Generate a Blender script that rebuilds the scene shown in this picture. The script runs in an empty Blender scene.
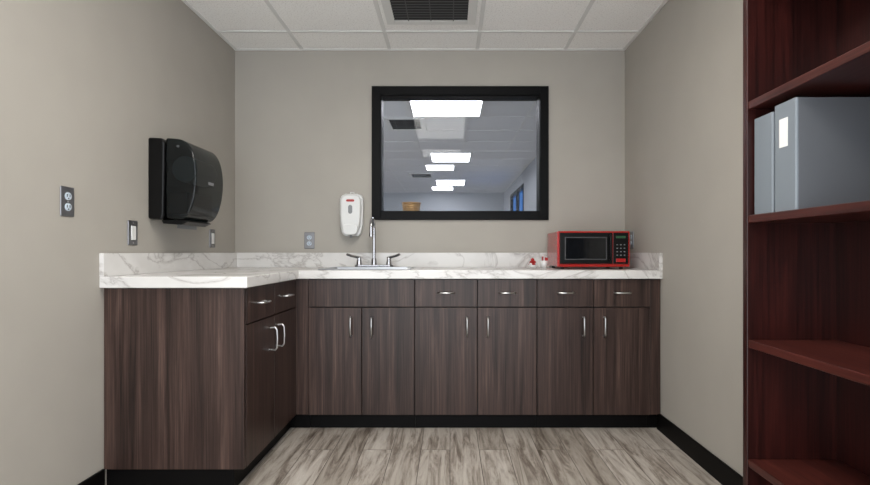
import bpy, bmesh, math
from mathutils import Vector, Matrix
sc=bpy.context.scene
try:
    sc.view_settings.view_transform='Standard'; sc.view_settings.look='None'
except Exception: pass

# ---------------- materials ----------------
def lin(c):
    return tuple(((v/255)/12.92 if v/255<=0.04045 else ((v/255+0.055)/1.055)**2.4) for v in c)+(1.0,)
def newmat(name,rough=0.5,metal=0.0,col=(128,128,128),spec=0.5,emis=None,es=0,coat=0):
    m=bpy.data.materials.new(name); m.use_nodes=True
    b=m.node_tree.nodes['Principled BSDF']
    b.inputs['Base Color'].default_value=lin(col)
    b.inputs['Roughness'].default_value=rough
    b.inputs['Metallic'].default_value=metal
    b.inputs['Specular IOR Level'].default_value=spec
    b.inputs['Coat Weight'].default_value=coat
    if emis:
        b.inputs['Emission Color'].default_value=lin(emis); b.inputs['Emission Strength'].default_value=es
    return m
def N(m,t,**k):
    n=m.node_tree.nodes.new(t)
    for a,v in k.items(): setattr(n,a,v)
    return n
def L(m,a,b): m.node_tree.links.new(a,b)
def ramp(m,stops):
    r=N(m,'ShaderNodeValToRGB'); e=r.color_ramp.elements
    e[0].position=stops[0][0]; e[0].color=lin(stops[0][1])
    e[1].position=stops[-1][0]; e[1].color=lin(stops[-1][1])
    for p,c in stops[1:-1]:
        x=e.new(p); x.color=lin(c)
    return r
def noise(m,vec,scale,detail=4,rough=0.6,dist=0):
    n=N(m,'ShaderNodeTexNoise'); n.inputs['Scale'].default_value=scale
    n.inputs['Detail'].default_value=detail; n.inputs['Roughness'].default_value=rough
    n.inputs['Distortion'].default_value=dist
    L(m,vec,n.inputs['Vector']); return n
def bump(m,h,strength,dist=0.002):
    b=N(m,'ShaderNodeBump'); b.inputs['Strength'].default_value=strength; b.inputs['Distance'].default_value=dist
    L(m,h,b.inputs['Height']); L(m,b.outputs[0],m.node_tree.nodes['Principled BSDF'].inputs['Normal'])
def mapping(m,scale,rand=False):
    tc=N(m,'ShaderNodeTexCoord'); mp=N(m,'ShaderNodeMapping'); mp.inputs['Scale'].default_value=scale
    v=tc.outputs['Object']
    if rand:
        oi=N(m,'ShaderNodeObjectInfo'); mu=N(m,'ShaderNodeMath',operation='MULTIPLY'); mu.inputs[1].default_value=13.7
        L(m,oi.outputs['Random'],mu.inputs[0])
        ad=N(m,'ShaderNodeVectorMath',operation='ADD'); L(m,v,ad.inputs[0]); L(m,mu.outputs[0],ad.inputs[1]); v=ad.outputs[0]
    L(m,v,mp.inputs['Vector']); return mp.outputs[0]
def mix(m,a,b,fac,mode='MIX'):
    x=N(m,'ShaderNodeMix',data_type='RGBA',blend_type=mode)
    if isinstance(fac,float): x.inputs['Factor'].default_value=fac
    else: L(m,fac,x.inputs['Factor'])
    L(m,a,x.inputs['A']); L(m,b,x.inputs['B']); return x.outputs['Result']
def setcol(m,o): L(m,o,m.node_tree.nodes['Principled BSDF'].inputs['Base Color'])

def paint(name,c):
    m=newmat(name,0.65,spec=0.25); v=mapping(m,(1,1,1))
    n=noise(m,v,3,2); r=ramp(m,[(0.3,tuple(x-2 for x in c)),(0.7,tuple(x+2 for x in c))]); L(m,n.outputs[0],r.inputs[0]); setcol(m,r.outputs[0])
    n2=noise(m,v,260,3); bump(m,n2.outputs[0],0.12,0.001); return m
M_wall=paint('wall_paint_taupe',(168,163,155))
M_wall2=paint('wall_paint_office',(176,179,183))
def woodmat(name,stops,sc1,sc2,rough,coat=0):
    m=newmat(name,rough,spec=0.35,coat=coat)
    n=noise(m,mapping(m,sc1,True),1,6,0.7,0.5); n2=noise(m,mapping(m,sc2,True),1,3,0.6)
    r=ramp(m,stops); r2=ramp(m,[(0.32,(125,125,125)),(0.62,(255,255,255))])
    L(m,n.outputs[0],r.inputs[0]); L(m,n2.outputs[0],r2.inputs[0])
    setcol(m,mix(m,r.outputs[0],r2.outputs[0],0.7,'MULTIPLY')); bump(m,n2.outputs[0],0.15,0.001)
    return m
M_wood=woodmat('cabinet_laminate',[(0.33,(38,26,22)),(0.48,(61,45,40)),(0.58,(74,56,50)),(0.7,(94,74,67))],(26,26,0.9),(170,170,2.2),0.38)
M_mah=woodmat('mahogany',[(0.3,(36,13,11)),(0.55,(52,19,16)),(0.75,(68,28,23))],(14,14,1.2),(120,120,3),0.34,0.05)
M_mahh=woodmat('mahogany_shelf',[(0.3,(54,22,19)),(0.55,(72,32,27)),(0.75,(90,44,37))],(14,1.2,14),(120,3,120),0.34,0.05)
# marble
M_marble=newmat('marble_laminate',0.22)
v=mapping(M_marble,(1,1,1.6)); n=noise(M_marble,v,1.8,8,0.57,1.3)
s=N(M_marble,'ShaderNodeMath',operation='SUBTRACT'); s.inputs[1].default_value=0.5; L(M_marble,n.outputs[0],s.inputs[0])
a=N(M_marble,'ShaderNodeMath',operation='ABSOLUTE'); L(M_marble,s.outputs[0],a.inputs[0])
r=ramp(M_marble,[(0.0,(178,174,171)),(0.008,(202,199,197)),(0.035,(219,217,215))]); L(M_marble,a.outputs[0],r.inputs[0])
n=noise(M_marble,v,4,3); r2=ramp(M_marble,[(0.35,(238,237,236)),(0.65,(255,255,255))]); L(M_marble,n.outputs[0],r2.inputs[0])
setcol(M_marble,mix(M_marble,r.outputs[0],r2.outputs[0],0.7,'MULTIPLY'))
# floor planks (run in depth)
M_floor=newmat('vinyl_plank_floor',0.42)
tc=N(M_floor,'ShaderNodeTexCoord'); mp=N(M_floor,'ShaderNodeMapping'); mp.inputs['Rotation'].default_value=(0,0,math.pi/2)
L(M_floor,tc.outputs['Object'],mp.inputs['Vector'])
bk=N(M_floor,'ShaderNodeTexBrick'); bk.offset=0.37; bk.inputs['Scale'].default_value=1; bk.inputs['Brick Width'].default_value=0.9
bk.inputs['Row Height'].default_value=0.152; bk.inputs['Mortar Size'].default_value=0.0016; bk.inputs['Mortar Smooth'].default_value=0.1
bk.inputs['Color1'].default_value=(0.0,0,0,1); bk.inputs['Color2'].default_value=(1,1,1,1); bk.inputs['Mortar'].default_value=(0.5,0.5,0.5,1)
L(M_floor,mp.outputs[0],bk.inputs['Vector'])
ad=N(M_floor,'ShaderNodeVectorMath',operation='MULTIPLY_ADD'); L(M_floor,bk.outputs['Color'],ad.inputs[0]); ad.inputs[1].default_value=(3,3,3); L(M_floor,tc.outputs['Object'],ad.inputs[2])
mp2=N(M_floor,'ShaderNodeMapping'); mp2.inputs['Scale'].default_value=(24,2.4,1); L(M_floor,ad.outputs[0],mp2.inputs['Vector'])
n=noise(M_floor,mp2.outputs[0],1,8,0.72,0.6)
r=ramp(M_floor,[(0.33,(100,90,81)),(0.43,(144,134,125)),(0.53,(180,172,163)),(0.7,(204,197,189))]); L(M_floor,n.outputs[0],r.inputs[0])
r2=ramp(M_floor,[(0,(204,200,195)),(1,(255,255,255))]); L(M_floor,bk.outputs['Color'],r2.inputs[0])
c1=mix(M_floor,r.outputs[0],r2.outputs[0],0.8,'MULTIPLY')
rgb=N(M_floor,'ShaderNodeRGB'); rgb.outputs[0].default_value=lin((92,84,78))
setcol(M_floor,mix(M_floor,c1,rgb.outputs[0],bk.outputs['Fac']))
# ceiling tiles
M_ceil=newmat('acoustic_tile',0.9,spec=0.1)
v=mapping(M_ceil,(1,1,1)); n=noise(M_ceil,v,110,4,0.7); r=ramp(M_ceil,[(0.33,(218,217,215)),(0.45,(248,247,245)),(0.6,(252,252,250))]); L(M_ceil,n.outputs[0],r.inputs[0]); setcol(M_ceil,r.outputs[0]); bump(M_ceil,n.outputs[0],0.2)
M_ceil2=newmat('acoustic_tile_office',0.9,spec=0.1,col=(222,223,224))
M_grid=newmat('ceiling_grid_paint',0.5,col=(222,222,220))
M_black=newmat('black_satin',0.5,col=(6,6,7),spec=0.12)
M_base=newmat('black_vinyl_base',0.5,col=(7,6,6),spec=0.12)
M_steel=newmat('brushed_nickel',0.28,1.0,(200,200,200))
M_chrome=newmat('chrome',0.12,1.0,(190,190,194))
M_sink=newmat('stainless',0.3,1.0,(160,162,165))
M_plate=newmat('steel_plate',0.35,0.9,(135,135,138))
M_white=newmat('white_plastic',0.35,col=(218,218,217))
M_recep=newmat('receptacle_plastic',0.35,col=(190,202,214))
M_grey=newmat('grey_plastic',0.4,col=(125,127,130))
M_dark=newmat('dark_slot',0.6,col=(14,14,16))
M_bplast=newmat('black_plastic',0.3,col=(6,6,7),spec=0.25)
M_red=newmat('red_enamel',0.25,col=(160,20,14),coat=0.4)
M_redd=newmat('red_plastic',0.3,col=(165,22,22))
M_mwin=newmat('microwave_window',0.08,col=(16,18,21))
M_display=newmat('green_display',0.3,col=(30,60,40),emis=(60,120,75),es=0.15)
M_binder=newmat('binder_vinyl_grey',0.45,col=(94,96,100),spec=0.3)
M_binders=newmat('binder_spine',0.4,col=(112,119,126))
M_paper=newmat('paper',0.8,col=(218,218,215))
M_gold=newmat('gold_woven',0.4,0.5,(205,155,85))
M_addlight=newmat('added_light_diffuser',0.5,col=(255,255,255),emis=(255,250,241),es=16.0)  # glow of the unseen panels added to light this room
M_light2=newmat('office_light_and_reflection',0.5,col=(255,255,255),emis=(254,252,255),es=12.5)  # shared by office ceiling lights and the reflection stand-ins
M_blue=newmat('window_daylight',0.1,col=(60,110,170),emis=(50,105,175),es=0.8)
M_grey_d=newmat('louver_grey',0.5,col=(78,78,80))
M_trimw=newmat('microwave_trim',0.4,col=(58,58,60))
M_carc=newmat('cabinet_carcass',0.6,col=(18,13,12))
# glass: plain transparent+glossy
M_glass=bpy.data.materials.new('window_glass'); M_glass.use_nodes=True
nt=M_glass.node_tree; nt.nodes.clear()
o=nt.nodes.new('ShaderNodeOutputMaterial'); mx=nt.nodes.new('ShaderNodeMixShader'); t=nt.nodes.new('ShaderNodeBsdfTransparent'); g=nt.nodes.new('ShaderNodeBsdfGlossy')
t.inputs[0].default_value=(0.91,0.93,0.96,1); g.inputs['Roughness'].default_value=0.0; mx.inputs[0].default_value=0.008
nt.links.new(t.outputs[0],mx.inputs[1]); nt.links.new(g.outputs[0],mx.inputs[2]); nt.links.new(mx.outputs[0],o.inputs[0])
# smoky translucent plastic
M_smoke=newmat('smoke_translucent_plastic',0.1,col=(10,14,16),spec=0.35,coat=0.15)
nt=M_smoke.node_tree; b=nt.nodes['Principled BSDF']; o=[x for x in nt.nodes if x.type=='OUTPUT_MATERIAL'][0]
mx=nt.nodes.new('ShaderNodeMixShader'); t=nt.nodes.new('ShaderNodeBsdfTransparent'); t.inputs[0].default_value=(0.55,0.68,0.70,1); mx.inputs[0].default_value=0.22
nt.links.new(b.outputs[0],mx.inputs[1]); nt.links.new(t.outputs[0],mx.inputs[2]); nt.links.new(mx.outputs[0],o.inputs[0])

# ---------------- helpers ----------------
def group(name,loc=(0,0,0),rz=0):
    e=bpy.data.objects.new(name,None); e.empty_display_size=0.1; e.location=loc; e.rotation_euler=(0,0,rz)
    sc.collection.objects.link(e); return e
def attach(o,par,world):
    if par:
        o.parent=par
        if world:
            o.matrix_parent_inverse=(Matrix.Translation(par.location)@Matrix.Rotation(par.rotation_euler[2],4,'Z')).inverted()
def finish(name,bm,mat,par=None,world=True,bev=0,seg=2,smooth=False,angle=35):
    me=bpy.data.meshes.new(name); bmesh.ops.recalc_face_normals(bm,faces=bm.faces); bm.to_mesh(me); bm.free()
    if smooth:
        for p in me.polygons: p.use_smooth=True
    if mat: me.materials.append(mat)
    o=bpy.data.objects.new(name,me); sc.collection.objects.link(o); attach(o,par,world)
    if bev:
        b=o.modifiers.new('bevel','BEVEL'); b.width=bev; b.segments=seg; b.limit_method='ANGLE'; b.angle_limit=math.radians(angle)
    return o
def addbox(bm,b):
    x0,x1,y0,y1,z0,z1=b
    vs=[bm.verts.new(p) for p in [(x0,y0,z0),(x1,y0,z0),(x1,y1,z0),(x0,y1,z0),(x0,y0,z1),(x1,y0,z1),(x1,y1,z1),(x0,y1,z1)]]
    for f in [(0,3,2,1),(4,5,6,7),(0,1,5,4),(1,2,6,5),(2,3,7,6),(3,0,4,7)]: bm.faces.new([vs[i] for i in f])
def box(name,b,mat,par=None,world=True,bev=0.0015,seg=2):
    bm=bmesh.new(); addbox(bm,b); return finish(name,bm,mat,par,world,bev,seg)
def boxes(name,bs,mat,par=None,world=True,bev=0,seg=2):
    bm=bmesh.new()
    for b in bs: addbox(bm,b)
    return finish(name,bm,mat,par,world,bev,seg)
def hframe(x0,x1,y0,y1,w,z0,z1):
    return [(x0,x0+w,y0,y1,z0,z1),(x1-w,x1,y0,y1,z0,z1),(x0+w,x1-w,y0,y0+w,z0,z1),(x0+w,x1-w,y1-w,y1,z0,z1)]
def vframe(x0,x1,z0,z1,w,y0,y1):
    return [(x0,x0+w,y0,y1,z0,z1),(x1-w,x1,y0,y1,z0,z1),(x0+w,x1-w,y0,y1,z0,z0+w),(x0+w,x1-w,y0,y1,z1-w,z1)]
def slab(name,xs,ys,fill,z0,z1,mat,par=None,bev=0.003):
    bm=bmesh.new(); V={}
    for i,x in enumerate(xs):
        for j,y in enumerate(ys): V[i,j]=bm.verts.new((x,y,z0))
    fs=[]
    for i in range(len(xs)-1):
        for j in range(len(ys)-1):
            if fill((xs[i]+xs[i+1])/2,(ys[j]+ys[j+1])/2): fs.append(bm.faces.new([V[i,j],V[i+1,j],V[i+1,j+1],V[i,j+1]]))
    r=bmesh.ops.extrude_face_region(bm,geom=fs)
    for g in r['geom']:
        if isinstance(g,bmesh.types.BMVert): g.co.z=z1
    loose=[v for v in bm.verts if not v.link_faces]; bmesh.ops.delete(bm,geom=loose,context='VERTS')
    return finish(name,bm,mat,par,True,bev)
def prism(name,pts,axis,a0,a1,mat,par=None,world=True,bev=0.004,seg=3,smooth=False,angle=35):
    bm=bmesh.new()
    def P(p,a):
        return {'y':(p[0],a,p[1]),'x':(a,p[0],p[1]),'z':(p[0],p[1],a)}[axis]
    A=[bm.verts.new(P(p,a0)) for p in pts]; B=[bm.verts.new(P(p,a1)) for p in pts]
    bm.faces.new(A); bm.faces.new(B[::-1]); n=len(pts)
    for i in range(n): bm.faces.new([A[i],A[(i+1)%n],B[(i+1)%n],B[i]])
    return finish(name,bm,mat,par,world,bev,seg,smooth,angle)
def cyl(name,c,r,h,mat,par=None,world=True,axis='z',seg=32,r2=None,bev=0):
    bm=bmesh.new(); bmesh.ops.create_cone(bm,cap_ends=True,segments=seg,radius1=r,radius2=r if r2 is None else r2,depth=h)
    R={'z':Matrix.Identity(4),'y':Matrix.Rotation(math.pi/2,4,'X'),'x':Matrix.Rotation(math.pi/2,4,'Y')}[axis]
    bmesh.ops.transform(bm,matrix=Matrix.Translation(c)@R,verts=bm.verts)
    return finish(name,bm,mat,par,world,bev,2)
def tube(name,pts,r,mat,par=None,world=True,smoothn=0):
    cu=bpy.data.curves.new(name,'CURVE'); cu.dimensions='3D'; cu.bevel_depth=r; cu.bevel_resolution=5; cu.use_fill_caps=True
    if smoothn:
        s=cu.splines.new('NURBS'); s.points.add(len(pts)-1)
        for i,p in enumerate(pts): s.points[i].co=(*p,1)
        s.use_endpoint_u=True; s.order_u=3; cu.resolution_u=smoothn
    else:
        s=cu.splines.new('POLY'); s.points.add(len(pts)-1)
        for i,p in enumerate(pts): s.points[i].co=(*p,1)
    o=bpy.data.objects.new(name,cu)
    sc.collection.objects.link(o); dg=bpy.context.evaluated_depsgraph_get(); me=bpy.data.meshes.new_from_object(o.evaluated_get(dg))
    bpy.data.objects.remove(o); me.name=name
    for p in me.polygons: p.use_smooth=True
    me.materials.clear(); me.materials.append(mat)
    ob=bpy.data.objects.new(name,me); sc.collection.objects.link(ob); attach(ob,par,world); return ob
def lathe(name,prof,mat,par,seg=24):
    bm=bmesh.new(); rings=[[bm.verts.new((r*math.cos(t*math.tau/seg),r*math.sin(t*math.tau/seg),z)) for t in range(seg)] for r,z in prof]
    for a,b in zip(rings,rings[1:]):
        for i in range(seg): bm.faces.new([a[i],a[(i+1)%seg],b[(i+1)%seg],b[i]])
    return finish(name,bm,mat,par,False,smooth=True)

XL,XR,YB,YF,H=-1.50,1.22,3.60,-0.55,2.445
CH=1.035; E=0.003
# ---------------- room shell ----------------
AX0,AX1,AY0,AY1=-4.5,1.27,3.72,12.2
box('floor',(XL-0.12,XR+0.12,YF,YB+0.12,-0.1,0),M_floor,bev=0)
box('ceiling',(XL-0.12,XR+0.12,YF,YB+0.12,H,H+0.1),M_ceil,bev=0)
box('wall_left',(XL-0.12,XL,YF,YB,0,H),M_wall,bev=0)
box('wall_right',(XR,XR+0.12,YF,YB,0,H),M_wall,bev=0)
wx0,wx1,wz0,wz1=-0.49,0.635,1.31,2.135
boxes('wall_back',[(XL-0.12,wx0,YB,YB+0.12,0,H),(wx1,XR+0.12,YB,YB+0.12,0,H),(wx0,wx1,YB,YB+0.12,0,wz0),(wx0,wx1,YB,YB+0.12,wz1,H)],M_wall)
# adjacent room
box('floor_office',(AX0,AX1+0.1,AY0,AY1,-0.1,0),M_floor,bev=0)
box('ceiling_office',(AX0,AX1+0.1,AY0,AY1,H,H+0.1),M_ceil2,bev=0)
box('wall_office_back',(AX0,AX1+0.1,AY1,AY1+0.1,0,H),M_wall2,bev=0)
boxes('wall_office_right',[(AX1,AX1+0.1,AY0,8.9,0,H),(AX1,AX1+0.1,10.8,AY1,0,H),(AX1,AX1+0.1,8.9,10.8,0,0.9),(AX1,AX1+0.1,8.9,10.8,2.22,H)],M_wall2)
box('wall_office_left',(AX0-0.1,AX0,AY0,AY1,0,H),M_wall2,bev=0)
w=group('window_2',(AX1+0.05,9.85,1.5))
box('pane',(AX1+0.05,AX1+0.06,8.9,10.8,0.9,2.22),M_blue,w)
boxes('frame',[(AX1-0.01,AX1+0.1,8.9,8.96,0.9,2.22),(AX1-0.01,AX1+0.1,10.74,10.8,0.9,2.22),(AX1-0.01,AX1+0.1,9.8,9.86,0.96,2.16),(AX1-0.01,AX1+0.1,8.96,10.74,0.9,0.96),(AX1-0.01,AX1+0.1,8.96,10.74,2.16,2.22)],M_black,w)
# ceiling grids
def grid(name,x0,x1,y0,y1,xs,ys):
    bs=[]
    for x in xs:
        if x0<x<x1: bs.append((x-0.012,x+0.012,y0,y1,H-0.004,H+0.002))
    for y in ys:
        if y0<y<y1: bs.append((x0,x1,y-0.012,y+0.012,H-0.0045,H+0.002))
    bs+=[(x0,x0+0.02,y0,y1,H-0.005,H+0.002),(x1-0.02,x1,y0,y1,H-0.005,H+0.002),(x0,x1,y1-0.02,y1,H-0.006,H+0.002)]
    boxes(name,bs,M_grid,bev=0.0005)
gx=[-0.42+0.61*k for k in range(-8,4)]; gy=[3.3+0.61*k for k in range(-9,15)]
grid('trim_1',XL,XR,YF,YB,gx,gy); grid('trim_2',AX0,AX1,AY0,AY1,gx,[y+0.25 for y in gy])
# lights: real office ones, added unseen room panels, stand-ins for reflections
def light_panel(x0,x1,y0,y1,mat,name='real_or_added_light_panel'):
    g=group(name,((x0+x1)/2,(y0+y1)/2,H))
    box('diffuser',(x0+0.03,x1-0.03,y0+0.03,y1-0.03,H-0.008,H-0.003),mat,g,bev=0)
    boxes('frame',hframe(x0,x1,y0,y1,0.03,H-0.01,H),M_grid,g,bev=0.001)
light_panel(-0.42,0.19,0.86,2.08,M_addlight)  # unseen panel above the view, added to light the room
light_panel(-0.42,0.19,-0.36,0.25,M_addlight)  # smaller unseen panel over the camera, added for more room light
for (x0,x1,y0,y1) in [(-0.40,0.33,4.72,5.36),(-0.30,0.32,7.30,8.05),(-0.42,0.09,8.3,8.85),(-0.30,0.32,10.05,10.9),(-0.42,0.09,11.1,11.7),(-2.9,-2.2,5.0,5.6),(-2.9,-2.2,8.5,9.1)]:  # both narrow panels shifted left stand in for doubled reflections in the glass
    light_panel(x0,x1,y0,y1,M_light2)
# vents
def vent(x0,x1,y0,y1,n,fr=0.045):
    g=group('ceiling_vent',((x0+x1)/2,(y0+y1)/2,H))
    boxes('frame',hframe(x0,x1,y0,y1,fr,H-0.014,H),M_grid,g,bev=0.002)
    box('cavity',(x0+fr,x1-fr,y0+fr,y1-fr,H-0.0045,H),M_dark,g,bev=0)
    bs=[]; a,b=y0+fr,y1-fr
    for i in range(n):
        y=a+(b-a)*(i+0.5)/n; bs.append((x0+fr,x1-fr,y-0.006,y+0.006,H-0.013,H-0.011))
    boxes('louvers',bs,M_grey_d,g)
    boxes('dividers',[(x0+(x1-x0)*k/4-0.003,x0+(x1-x0)*k/4+0.003,a,b,H-0.0145,H-0.0135) for k in (1,2,3)],M_grey_d,g)
vent(-0.385,0.155,2.72,3.17,11,0.05)
vent(-0.70,-0.27,5.40,5.95,6,0.05); vent(-0.75,-0.3,9.2,9.75,6,0.05)
# baseboards
box('baseboard_right',(XR-0.012,XR,YF,3.02,0,0.1),M_base,bev=0.003)
box('baseboard_left',(XL,XL+0.012,YF,2.228,0,0.1),M_base,bev=0.003)
# ---------------- interior window ----------------
w=group('window_1',(0.07,YB,1.72))
boxes('casing',vframe(-0.544,0.685,1.258,2.187,0.06,YB-0.02,YB),M_black,w,bev=0.002)
boxes('jamb',vframe(wx0,wx1,wz0,wz1,0.012,YB,YB+0.12),M_black,w)
box('glass',(wx0+0.01,wx1-0.01,YB+0.03,YB+0.036,wz0+0.01,wz1-0.01),M_glass,w,bev=0)
box('stool',(wx0-0.03,wx1+0.03,YB+0.121,YB+0.34,wz0-0.02,wz0+0.012),M_wall2,w)
# gold basket on the sill
g=group('woven_basket',(-0.285,YB+0.2,wz0+0.0125))
lathe('bowl',[(0.0005,0.003),(0.05,0.003),(0.062,0.03),(0.066,0.075),(0.062,0.075),(0.058,0.03),(0.047,0.008),(0.0005,0.008)],M_gold,g,32)
for k in range(5):
    pts=[((0.060+0.002*k)*math.cos(t*math.tau/24),(0.060+0.002*k)*math.sin(t*math.tau/24),0.016+k*0.014) for t in range(25)]
    tube('weave_%d'%k,pts,0.004,M_gold,g,False)

# ---------------- cabinets ----------------
FY=2.98; YC=YB-E
def pull(par,c,axis,out,length=0.12,proj=0.032):
    c=Vector(c); a=Vector({'x':(1,0,0),'y':(0,1,0),'z':(0,0,1)}[axis]); o=Vector(out)
    h=length/2; pts=[c-a*(h-0.006),c-a*(h-0.004)+o*proj*0.7,c-a*(h-0.016)+o*proj,c+o*(proj+0.002),c+a*(h-0.016)+o*proj,c+a*(h-0.004)+o*proj*0.7,c+a*(h-0.006)]
    tube('pull',pts,0.0048,M_steel,par,True)
def base_cab(x0,x1,xm,sink=False):
    g=group('base_cabinet',((x0+x1)/2,3.3,0))
    G=0.002
    boxes('carcass',[(x0,x0+0.018,FY+0.021,YC,0.094,0.879),(x1-0.018,x1,FY+0.021,YC,0.094,0.879),(x0+0.018,x1-0.018,FY+0.021,YC-0.01,0.094,0.112),(x0+0.018,x1-0.018,YC-0.01,YC,0.112,0.879),(x0+0.018,x1-0.018,FY+0.021,FY+0.04,0.70,0.879),(xm-0.02,xm+0.02,FY+0.021,FY+0.04,0.112,0.70)],M_carc,g)
    box('toe_kick',(x0,x1,3.04,3.055,0,0.094),M_base,g,bev=0)
    for k,(a,b) in enumerate([(x0,xm),(xm,x1)]):
        box('door_%d'%(k+1),(a+G,b-G,FY,FY+0.02,0.094,0.713),M_wood,g)
        hx=xm-0.06 if k==0 else xm+0.06
        pull(g,(hx,FY,0.605),'z',(0,-1,0))
        if not sink:
            box('drawer_%d'%(k+1),(a+G,b-G,FY,FY+0.02,0.719,0.877),M_wood,g)
            pull(g,((a+b)/2,FY,0.80),'x',(0,-1,0),0.10)
    if sink: box('false_front',(x0+G,x1-G,FY,FY+0.02,0.719,0.877),M_wood,g)
    return g
base_cab(-0.82,-0.204,-0.51,True)
base_cab(-0.2035,0.502,0.158)
base_cab(0.5025,1.157,0.828)
g=group('base_cabinet_filler',(1.19,3.0,0)); box('panel',(1.1575,XR-E,FY+0.005,FY+0.025,0.094,0.879),M_wood,g); box('toe_kick',(1.1575,XR-E,3.04,3.055,0,0.094),M_base,g,bev=0)
g=group('corner_base_cabinet',(-1.2,2.9,0)); fx=-0.89; XC=XL+E
box('end_panel',(XC,fx-0.001,2.232,2.252,0.094,0.879),M_wood,g)
boxes('carcass',[(XC,fx-0.021,2.252,YC,0.094,0.112),(XC,XC+0.01,2.252,YC,0.112,0.879),(fx-0.04,fx-0.021,2.252,3.0,0.70,0.879),(fx-0.04,fx-0.021,2.60,2.63,0.112,0.70),(fx-0.04,fx-0.021,2.96,2.985,0.112,0.70)],M_carc,g)
box('corner_filler',(fx-0.02,-0.8215,FY+0.006,FY+0.026,0.094,0.879),M_wood,g)
boxes('toe_kick',[(XC,fx-0.05,2.25,2.265,0,0.094),(fx-0.065,fx-0.05,2.265,3.055,0,0.094),(fx-0.05,-0.8215,3.04,3.055,0,0.094)],M_base,g)
for k,(a,b) in enumerate([(2.254,2.615),(2.615,2.985)]):
    box('door_%d'%(k+1),(fx-0.02,fx,a+0.002,b-0.002,0.094,0.713),M_wood,g)
    box('drawer_%d'%(k+1),(fx-0.02,fx,a+0.002,b-0.002,0.719,0.877),M_wood,g)
    pull(g,(fx,(a+b)/2,0.80),'y',(1,0,0),0.10)
    pull(g,(fx,2.615-0.055 if k==0 else 2.615+0.055,0.605),'z',(1,0,0))
# ---------------- countertop ----------------
g=group('countertop',(0,3.2,0.9))
hx0,hx1,hy0,hy1=-0.76,-0.26,3.08,3.42
slab('top',[XL,-0.868,hx0,hx1,XR],[2.205,2.958,hy0,hy1,YB],lambda x,y:(y>2.958 or x<-0.868) and not(hx0<x<hx1 and hy0<y<hy1),0.8805,0.93,M_marble,g,0.004)
boxes('backsplash',[(XL+0.02,XR-0.02,YB-0.02,YB,0.93,1.03)],M_marble,g,bev=0.002)
boxes('sidesplash',[(XL,XL+0.02,2.205,YB,0.93,1.03),(XR-0.02,XR,2.958,YB,0.93,1.03)],M_marble,g,bev=0.002)
# sink
g=group('sink',(-0.51,3.25,0.93))
slab('rim',[hx0-0.025,hx0+0.004,hx1-0.004,hx1+0.025],[hy0-0.025,hy0+0.004,hy1-0.004,hy1+0.085],lambda x,y: not(hx0<x<hx1 and hy0<y<hy1),0.9302,0.936,M_sink,g,0.002)
bm=bmesh.new()
o_=[(hx0+0.004,hy0+0.004),(hx1-0.004,hy0+0.004),(hx1-0.004,hy1-0.004),(hx0+0.004,hy1-0.004)]
T=[bm.verts.new((x,y,0.933)) for x,y in o_]; cxx,cyy=-0.51,3.25
B=[bm.verts.new((x+(0.02 if x<cxx else -0.02),y+(0.02 if y<cyy else -0.02),0.76)) for x,y in o_]
for i in range(4): bm.faces.new([T[i],T[(i+1)%4],B[(i+1)%4],B[i]])
bm.faces.new(B); finish('basin',bm,M_sink,g,bev=0.02,seg=4)
cyl('drain',(cxx,cyy,0.762),0.04,0.004,M_chrome,g)
# faucet
g=group('faucet',(-0.51,3.47,0.936)); fy=3.465; fxx=-0.51
def rr(cx,cy,hx,hy,n=8):
    pts=[]; r=min(hx,hy)
    for (sx,sy,a0) in [(1,1,0),(-1,1,90),(-1,-1,180),(1,-1,270)]:
        for k in range(n+1):
            a=math.radians(a0+90*k/n); pts.append((cx+sx*(hx-r)+r*math.cos(a),cy+sy*(hy-r)+r*math.sin(a)))
    return pts
def ddup(p):
    q=[p[0]]
    for a in p[1:]:
        if (a[0]-q[-1][0])**2+(a[1]-q[-1][1])**2>1e-10: q.append(a)
    if (q[0][0]-q[-1][0])**2+(q[0][1]-q[-1][1])**2<1e-10: q.pop()
    return q
prism('deck_plate',ddup(rr(fxx,fy,0.13,0.026)),'z',0.936,0.95,M_chrome,g,bev=0.004)
cyl('spout_base',(fxx,fy,0.97),0.022,0.045,M_chrome,g,r2=0.015,bev=0.002)
pts=[(fxx,fy,0.95),(fxx,fy,1.10),(fxx,fy,1.17)]+[(fxx,fy-0.065+0.065*math.cos(a),1.19+0.065*math.sin(a)) for a in [math.radians(x) for x in range(0,181,15)]]+[(fxx,fy-0.13,1.15)]
tube('gooseneck',pts,0.0115,M_chrome,g); cyl('aerator',(fxx,fy-0.13,1.145),0.0145,0.024,M_chrome,g,bev=0.002)
for s in (-1,1):
    x=fxx+s*0.10
    cyl('valve_%d'%(s+2),(x,fy,0.965),0.021,0.032,M_chrome,g,r2=0.016,bev=0.002)
    cyl('valve_cap_%d'%(s+2),(x,fy,0.988),0.015,0.018,M_chrome,g,bev=0.003)
    pts=[(x-s*0.01,fy,0.994),(x+s*0.02,fy-0.012,1.002),(x+s*0.05,fy-0.03,1.008),(x+s*0.075,fy-0.045,1.02)]
    tube('lever_%d'%(s+2),pts,0.0085,M_chrome,g,smoothn=8)

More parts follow.
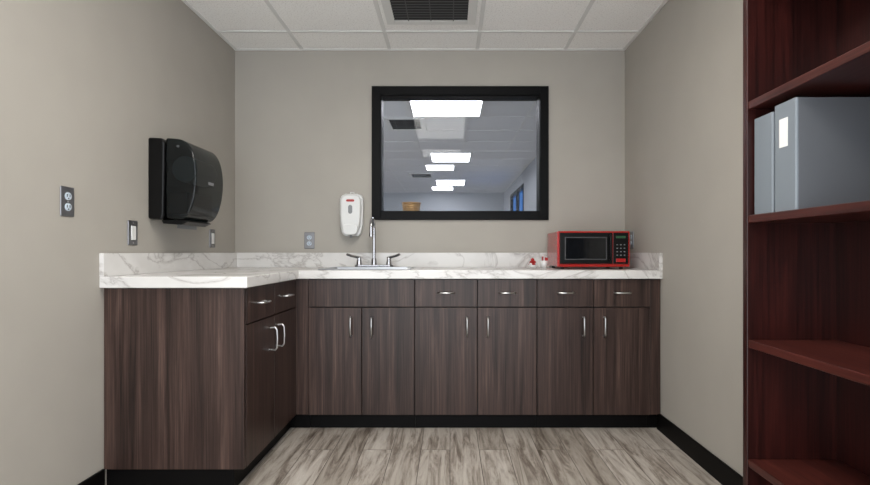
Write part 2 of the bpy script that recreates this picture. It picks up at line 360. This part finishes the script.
# ---------------- microwave ----------------
x0,x1,z0,z1,y0,y1=0.655,1.10,0.943,1.163,3.15,3.50
g=group('microwave_oven',((x0+x1)/2,3.33,0.93))
box('casing',(x0+0.004,x1-0.004,y0+0.02,y1,z0,z1-0.002),M_red,g,bev=0.008,seg=3)
box('front_bezel',(x0,x1,y0+0.004,y0+0.022,z0,z1),M_red,g,bev=0.006,seg=3)
box('door',(x0+0.014,x0+0.337,y0-0.006,y0+0.006,z0+0.02,z1-0.010),M_bplast,g,bev=0.004)
box('door_window',(x0+0.05,x0+0.295,y0-0.0075,y0-0.004,z0+0.05,z1-0.042),M_mwin,g,bev=0.001)
box('window_trim',(x0+0.044,x0+0.301,y0-0.0068,y0-0.004,z0+0.044,z1-0.036),M_trimw,g,bev=0.001)
box('control_panel',(x0+0.342,x1-0.012,y0-0.004,y0+0.006,z0+0.02,z1-0.010),M_bplast,g,bev=0.002)
box('display',(x0+0.357,x1-0.030,y0-0.006,y0-0.003,z1-0.044,z1-0.030),M_display,g,bev=0)
bs=[]
for r_ in range(4):
    for c_ in range(3):
        bs.append((x0+0.360+c_*0.022,x0+0.369+c_*0.022,y0-0.0065,y0-0.003,z0+0.070+r_*0.021,z0+0.076+r_*0.021))
boxes('keypad',bs,M_grey,g,bev=0.001)
box('door_button',(x0+0.357,x1-0.030,y0-0.008,y0-0.003,z0+0.03,z0+0.052),M_redd,g,bev=0.002)
tube('door_handle',[(x0+0.32,y0-0.006,z0+0.04),(x0+0.32,y0-0.024,z0+0.05),(x0+0.32,y0-0.026,(z0+z1)/2),(x0+0.32,y0-0.024,z1-0.035),(x0+0.32,y0-0.006,z1-0.025)],0.006,M_bplast,g,smoothn=8)
for i,(fx_,fy_) in enumerate([(x0+0.04,y0+0.05),(x1-0.04,y0+0.05),(x0+0.04,y1-0.04),(x1-0.04,y1-0.04)]):
    cyl('foot_%d'%i,(fx_,fy_,0.937),0.012,0.0138,M_bplast,g,seg=16)

# small cup with red & white packets
g=group('packet_cup',(0.600,3.30,0.9305))
lathe('cup',[(0.0005,0.0),(0.020,0.0),(0.026,0.05),(0.024,0.05),(0.018,0.003),(0.0005,0.003)],M_white,g)
for i in range(7):
    a=i*math.tau/7; cx_,cy_=0.010*math.cos(a),0.010*math.sin(a)
    o=box('packet_%d'%i,(-0.010,0.010,-0.002,0.002,0,0.062+0.006*(i%3)),M_redd if i%2==0 else M_white,g,False,bev=0.0005)
    o.location=(cx_,cy_,0.008); o.rotation_euler=(0.1*math.sin(a),0.12*math.cos(a),a*0.5)
g=group('red_candy_dish',(0.535,3.34,0.9305))
lathe('dish',[(0.0005,0.0),(0.018,0.0),(0.032,0.020),(0.030,0.021),(0.016,0.004),(0.0005,0.004)],M_white,g)
for i in range(9):
    bm=bmesh.new(); bmesh.ops.create_uvsphere(bm,u_segments=12,v_segments=8,radius=0.012)
    a=i*math.tau/5; q=0.017 if i<5 else 0.010; zz=0.022 if i<5 else 0.038
    if i==8: q=0; zz=0.054
    bmesh.ops.translate(bm,verts=bm.verts,vec=(q*math.cos(a),q*math.sin(a),zz))
    finish('candy_%d'%i,bm,M_redd if i%3 else M_white,g,False,smooth=True)

# ---------------- paper towel dispenser (left wall) ----------------
g=group('paper_towel_dispenser',(XL,2.72,1.19))
def P(l): return [(XL+a,b) for a,b in l]
ya,yb=2.56,2.875
prism('back_housing',P([(0,1.20),(0.07,1.195),(0.08,1.22),(0.085,1.58),(0.07,1.602),(0,1.605)]),'y',ya,yb,M_bplast,g,bev=0.010)
def spl(ctrl,n=5):
    out=[]
    for i in range(len(ctrl)-1):
        p0=ctrl[max(i-1,0)];p1=ctrl[i];p2=ctrl[i+1];p3=ctrl[min(i+2,len(ctrl)-1)]
        for k in range(n):
            t=k/n
            out.append(tuple(0.5*((2*p1[j])+(-p0[j]+p2[j])*t+(2*p0[j]-5*p1[j]+4*p2[j]-p3[j])*t*t+(-p0[j]+3*p1[j]-3*p2[j]+p3[j])*t**3) for j in (0,1)))
    out.append(ctrl[-1]); return out
cov=spl([(0.087,1.205),(0.15,1.197),(0.185,1.21),(0.212,1.25),(0.232,1.32),(0.24,1.40),(0.236,1.47),(0.222,1.53),(0.195,1.575),(0.155,1.597),(0.087,1.603)])
co_=prism('cover',P(cov),'y',ya+0.004,yb-0.004,M_smoke,g,bev=0.018,seg=5,angle=50,smooth=True)
wn=co_.modifiers.new('wn','WEIGHTED_NORMAL')
cyl('towel_roll',(XL+0.160,(ya+yb)/2,1.455),0.066,0.22,M_grey,g,axis='y',seg=48,bev=0.003)
box('feed_housing',(XL+0.09,XL+0.185,ya+0.025,yb-0.025,1.225,1.335),M_bplast,g,bev=0.006)
prism('chute',P([(0.05,1.195),(0.06,1.178),(0.15,1.172),(0.185,1.188),(0.175,1.1965),(0.06,1.1965)]),'y',ya+0.03,yb-0.03,M_bplast,g,bev=0.003)
box('paper_tail',(XL+0.115,XL+0.118,ya+0.06,yb-0.06,1.155,1.175),M_grey,g,bev=0)
box('badge',(XL+0.2395,XL+0.2420,2.69,2.75,1.385,1.40),M_grey,g,bev=0.001)
tube('lock',[(XL+0.15,ya+0.0045,1.56),(XL+0.15,ya-0.002,1.56)],0.006,M_grey_d,g)
# ---------------- soap dispenser ----------------
g=group('soap_dispenser',(-0.68,YB,1.14)); cx=-0.678
def sym(l): return [(cx+a,b) for a,b in l]+[(cx-a,b) for a,b in l[::-1]]
prism('wall_body',sym([(0.045,1.145),(0.066,1.165),(0.076,1.22),(0.08,1.30),(0.08,1.40),(0.068,1.425),(0.04,1.437)]),'y',YB-0.055,YB,M_white,g,bev=0.008)
prism('front_cover',sym([(0.035,1.165),(0.055,1.185),(0.066,1.235),(0.071,1.30),(0.071,1.39),(0.058,1.415),(0.032,1.427)]),'y',YB-0.095,YB-0.05,M_white,g,bev=0.014,seg=4)
prism('push_bar',sym([(0.03,1.150),(0.05,1.165),(0.052,1.215),(0.03,1.225)]),'y',YB-0.108,YB-0.09,M_white,g,bev=0.008)
prism('sight_window',ddup(rr(cx,1.325,0.014,0.03)),'y',YB-0.0975,YB-0.093,M_grey,g,bev=0.001)
prism('label',ddup(rr(cx,1.385,0.028,0.008)),'y',YB-0.0975,YB-0.093,M_redd,g,bev=0.001)
cyl('nozzle',(cx,YB-0.07,1.142),0.009,0.02,M_grey,g,seg=16)
tube('top_hanger',[(cx-0.012,YB-0.02,1.43),(cx-0.012,YB-0.02,1.448),(cx+0.012,YB-0.02,1.448),(cx+0.012,YB-0.02,1.43)],0.004,M_white,g)

# ---------------- wall plates ----------------
def plate(kind,loc,rz,mat=M_plate):
    g=group('electrical_outlet' if kind=='outlet' else 'light_switch',loc,rz)
    box('plate',(-0.036,0.036,-0.006,0.0,-0.058,0.058),mat,g,False,bev=0.003)
    if kind=='outlet':
        for k,z in enumerate((-0.021,0.021)):
            prism('receptacle_%d'%k,ddup([(a,z+b) for a,b in rr(0,0,0.017,0.0145)]),'y',-0.0085,-0.005,M_recep,g,False,bev=0.001)
            boxes('slots_%d'%k,[(-0.0085,-0.0055,-0.0092,-0.0080,z-0.003,z+0.008),(0.0055,0.0085,-0.0092,-0.0080,z-0.003,z+0.008),(-0.0025,0.0025,-0.0092,-0.0080,z-0.011,z-0.006)],M_dark,g,False)
        cyl('screw',(0,-0.0065,0),0.003,0.002,M_steel,g,False,'y',12)
    else:
        box('rocker',(-0.016,0.016,-0.010,-0.005,-0.033,0.033),M_white,g,False,bev=0.002)
        cyl('screw_1',(0,-0.0065,0.047),0.003,0.002,M_steel,g,False,'y',12); cyl('screw_2',(0,-0.0065,-0.047),0.003,0.002,M_steel,g,False,'y',12)
plate('outlet',(XL,2.018,1.232),math.pi/2)
plate('switch',(XL,2.434,1.125),math.pi/2)
plate('switch',(XL,3.25,1.12),math.pi/2)
plate('outlet',(-0.98,YB,1.115),0)
plate('outlet',(XR,3.46,1.115),-math.pi/2)

# ---------------- bookcase ----------------
g=group('bookcase',(1.07,1.16,0)); bx0,bx1,by0,by1=0.92,1.205,0.70,1.622
box('side_panel_far',(bx0,bx1,by1-0.024,by1,0,2.25),M_mah,g,bev=0.002)
box('side_panel_near',(bx0,bx1,by0,by0+0.024,0,2.25),M_mah,g,bev=0.002)
box('back_panel',(bx1-0.008,bx1,by0+0.024,by1-0.024,0.02,2.24),M_mah,g,bev=0)
box('top_panel',(bx0,bx1-0.008,by0+0.024,by1-0.024,2.226,2.25),M_mahh,g)
box('plinth',(bx0+0.012,bx0+0.03,by0+0.024,by1-0.024,0,0.07),M_mahh,g)
for i,z in enumerate([0.094,0.394,0.763,1.149,1.50,1.87]):
    box('shelf_%d'%i,(bx0+0.003,bx1-0.008,by0+0.024,by1-0.024,z-0.024,z),M_mahh,g,bev=0.002)
# binders
def binder(y0,y1,label):
    z0,z1=1.1495,1.455; g=group('ring_binder',(1.07,(y0+y1)/2,z0)); x0,x1=0.937,1.192
    if not label: z1-=0.012
    prism('spine',[(x0,y0+0.004),(x0,y1-0.004),(x0+0.004,y1),(x0+0.008,y1),(x0+0.008,y0),(x0+0.004,y0)],'z',z0,z1,M_binders,g,bev=0.001)
    box('cover_front',(x0+0.008,x1,y0,y0+0.004,z0,z1),M_binder,g,bev=0.001)
    box('cover_back',(x0+0.008,x1,y1-0.004,y1,z0,z1),M_binder,g,bev=0.001)
    box('pages',(x0+0.03,x1-0.015,y0+0.012,y1-0.02,z0+0.002,z1-0.012),M_paper,g,bev=0)
    if label: box('label',(x0-0.001,x0+0.001,(y0+y1)/2-0.014,(y0+y1)/2+0.022,z1-0.125,z1-0.045),M_paper,g,bev=0)
binder(1.398,1.492,True); binder(1.500,1.592,False)

# ---------------- world & camera ----------------
wd=bpy.data.worlds.new('World'); sc.world=wd; wd.use_nodes=True
wd.node_tree.nodes['Background'].inputs[0].default_value=(0.90,0.95,1.0,1); wd.node_tree.nodes['Background'].inputs[1].default_value=4.1
cam=bpy.data.cameras.new('camera'); co=bpy.data.objects.new('camera',cam); sc.collection.objects.link(co)
co.location=(0,0,CH); co.rotation_euler=(math.pi/2,0,0); cam.sensor_width=36; cam.lens=516/870*36
cam.shift_x=-15/870; cam.shift_y=9.5/870; cam.clip_start=0.02; sc.camera=co
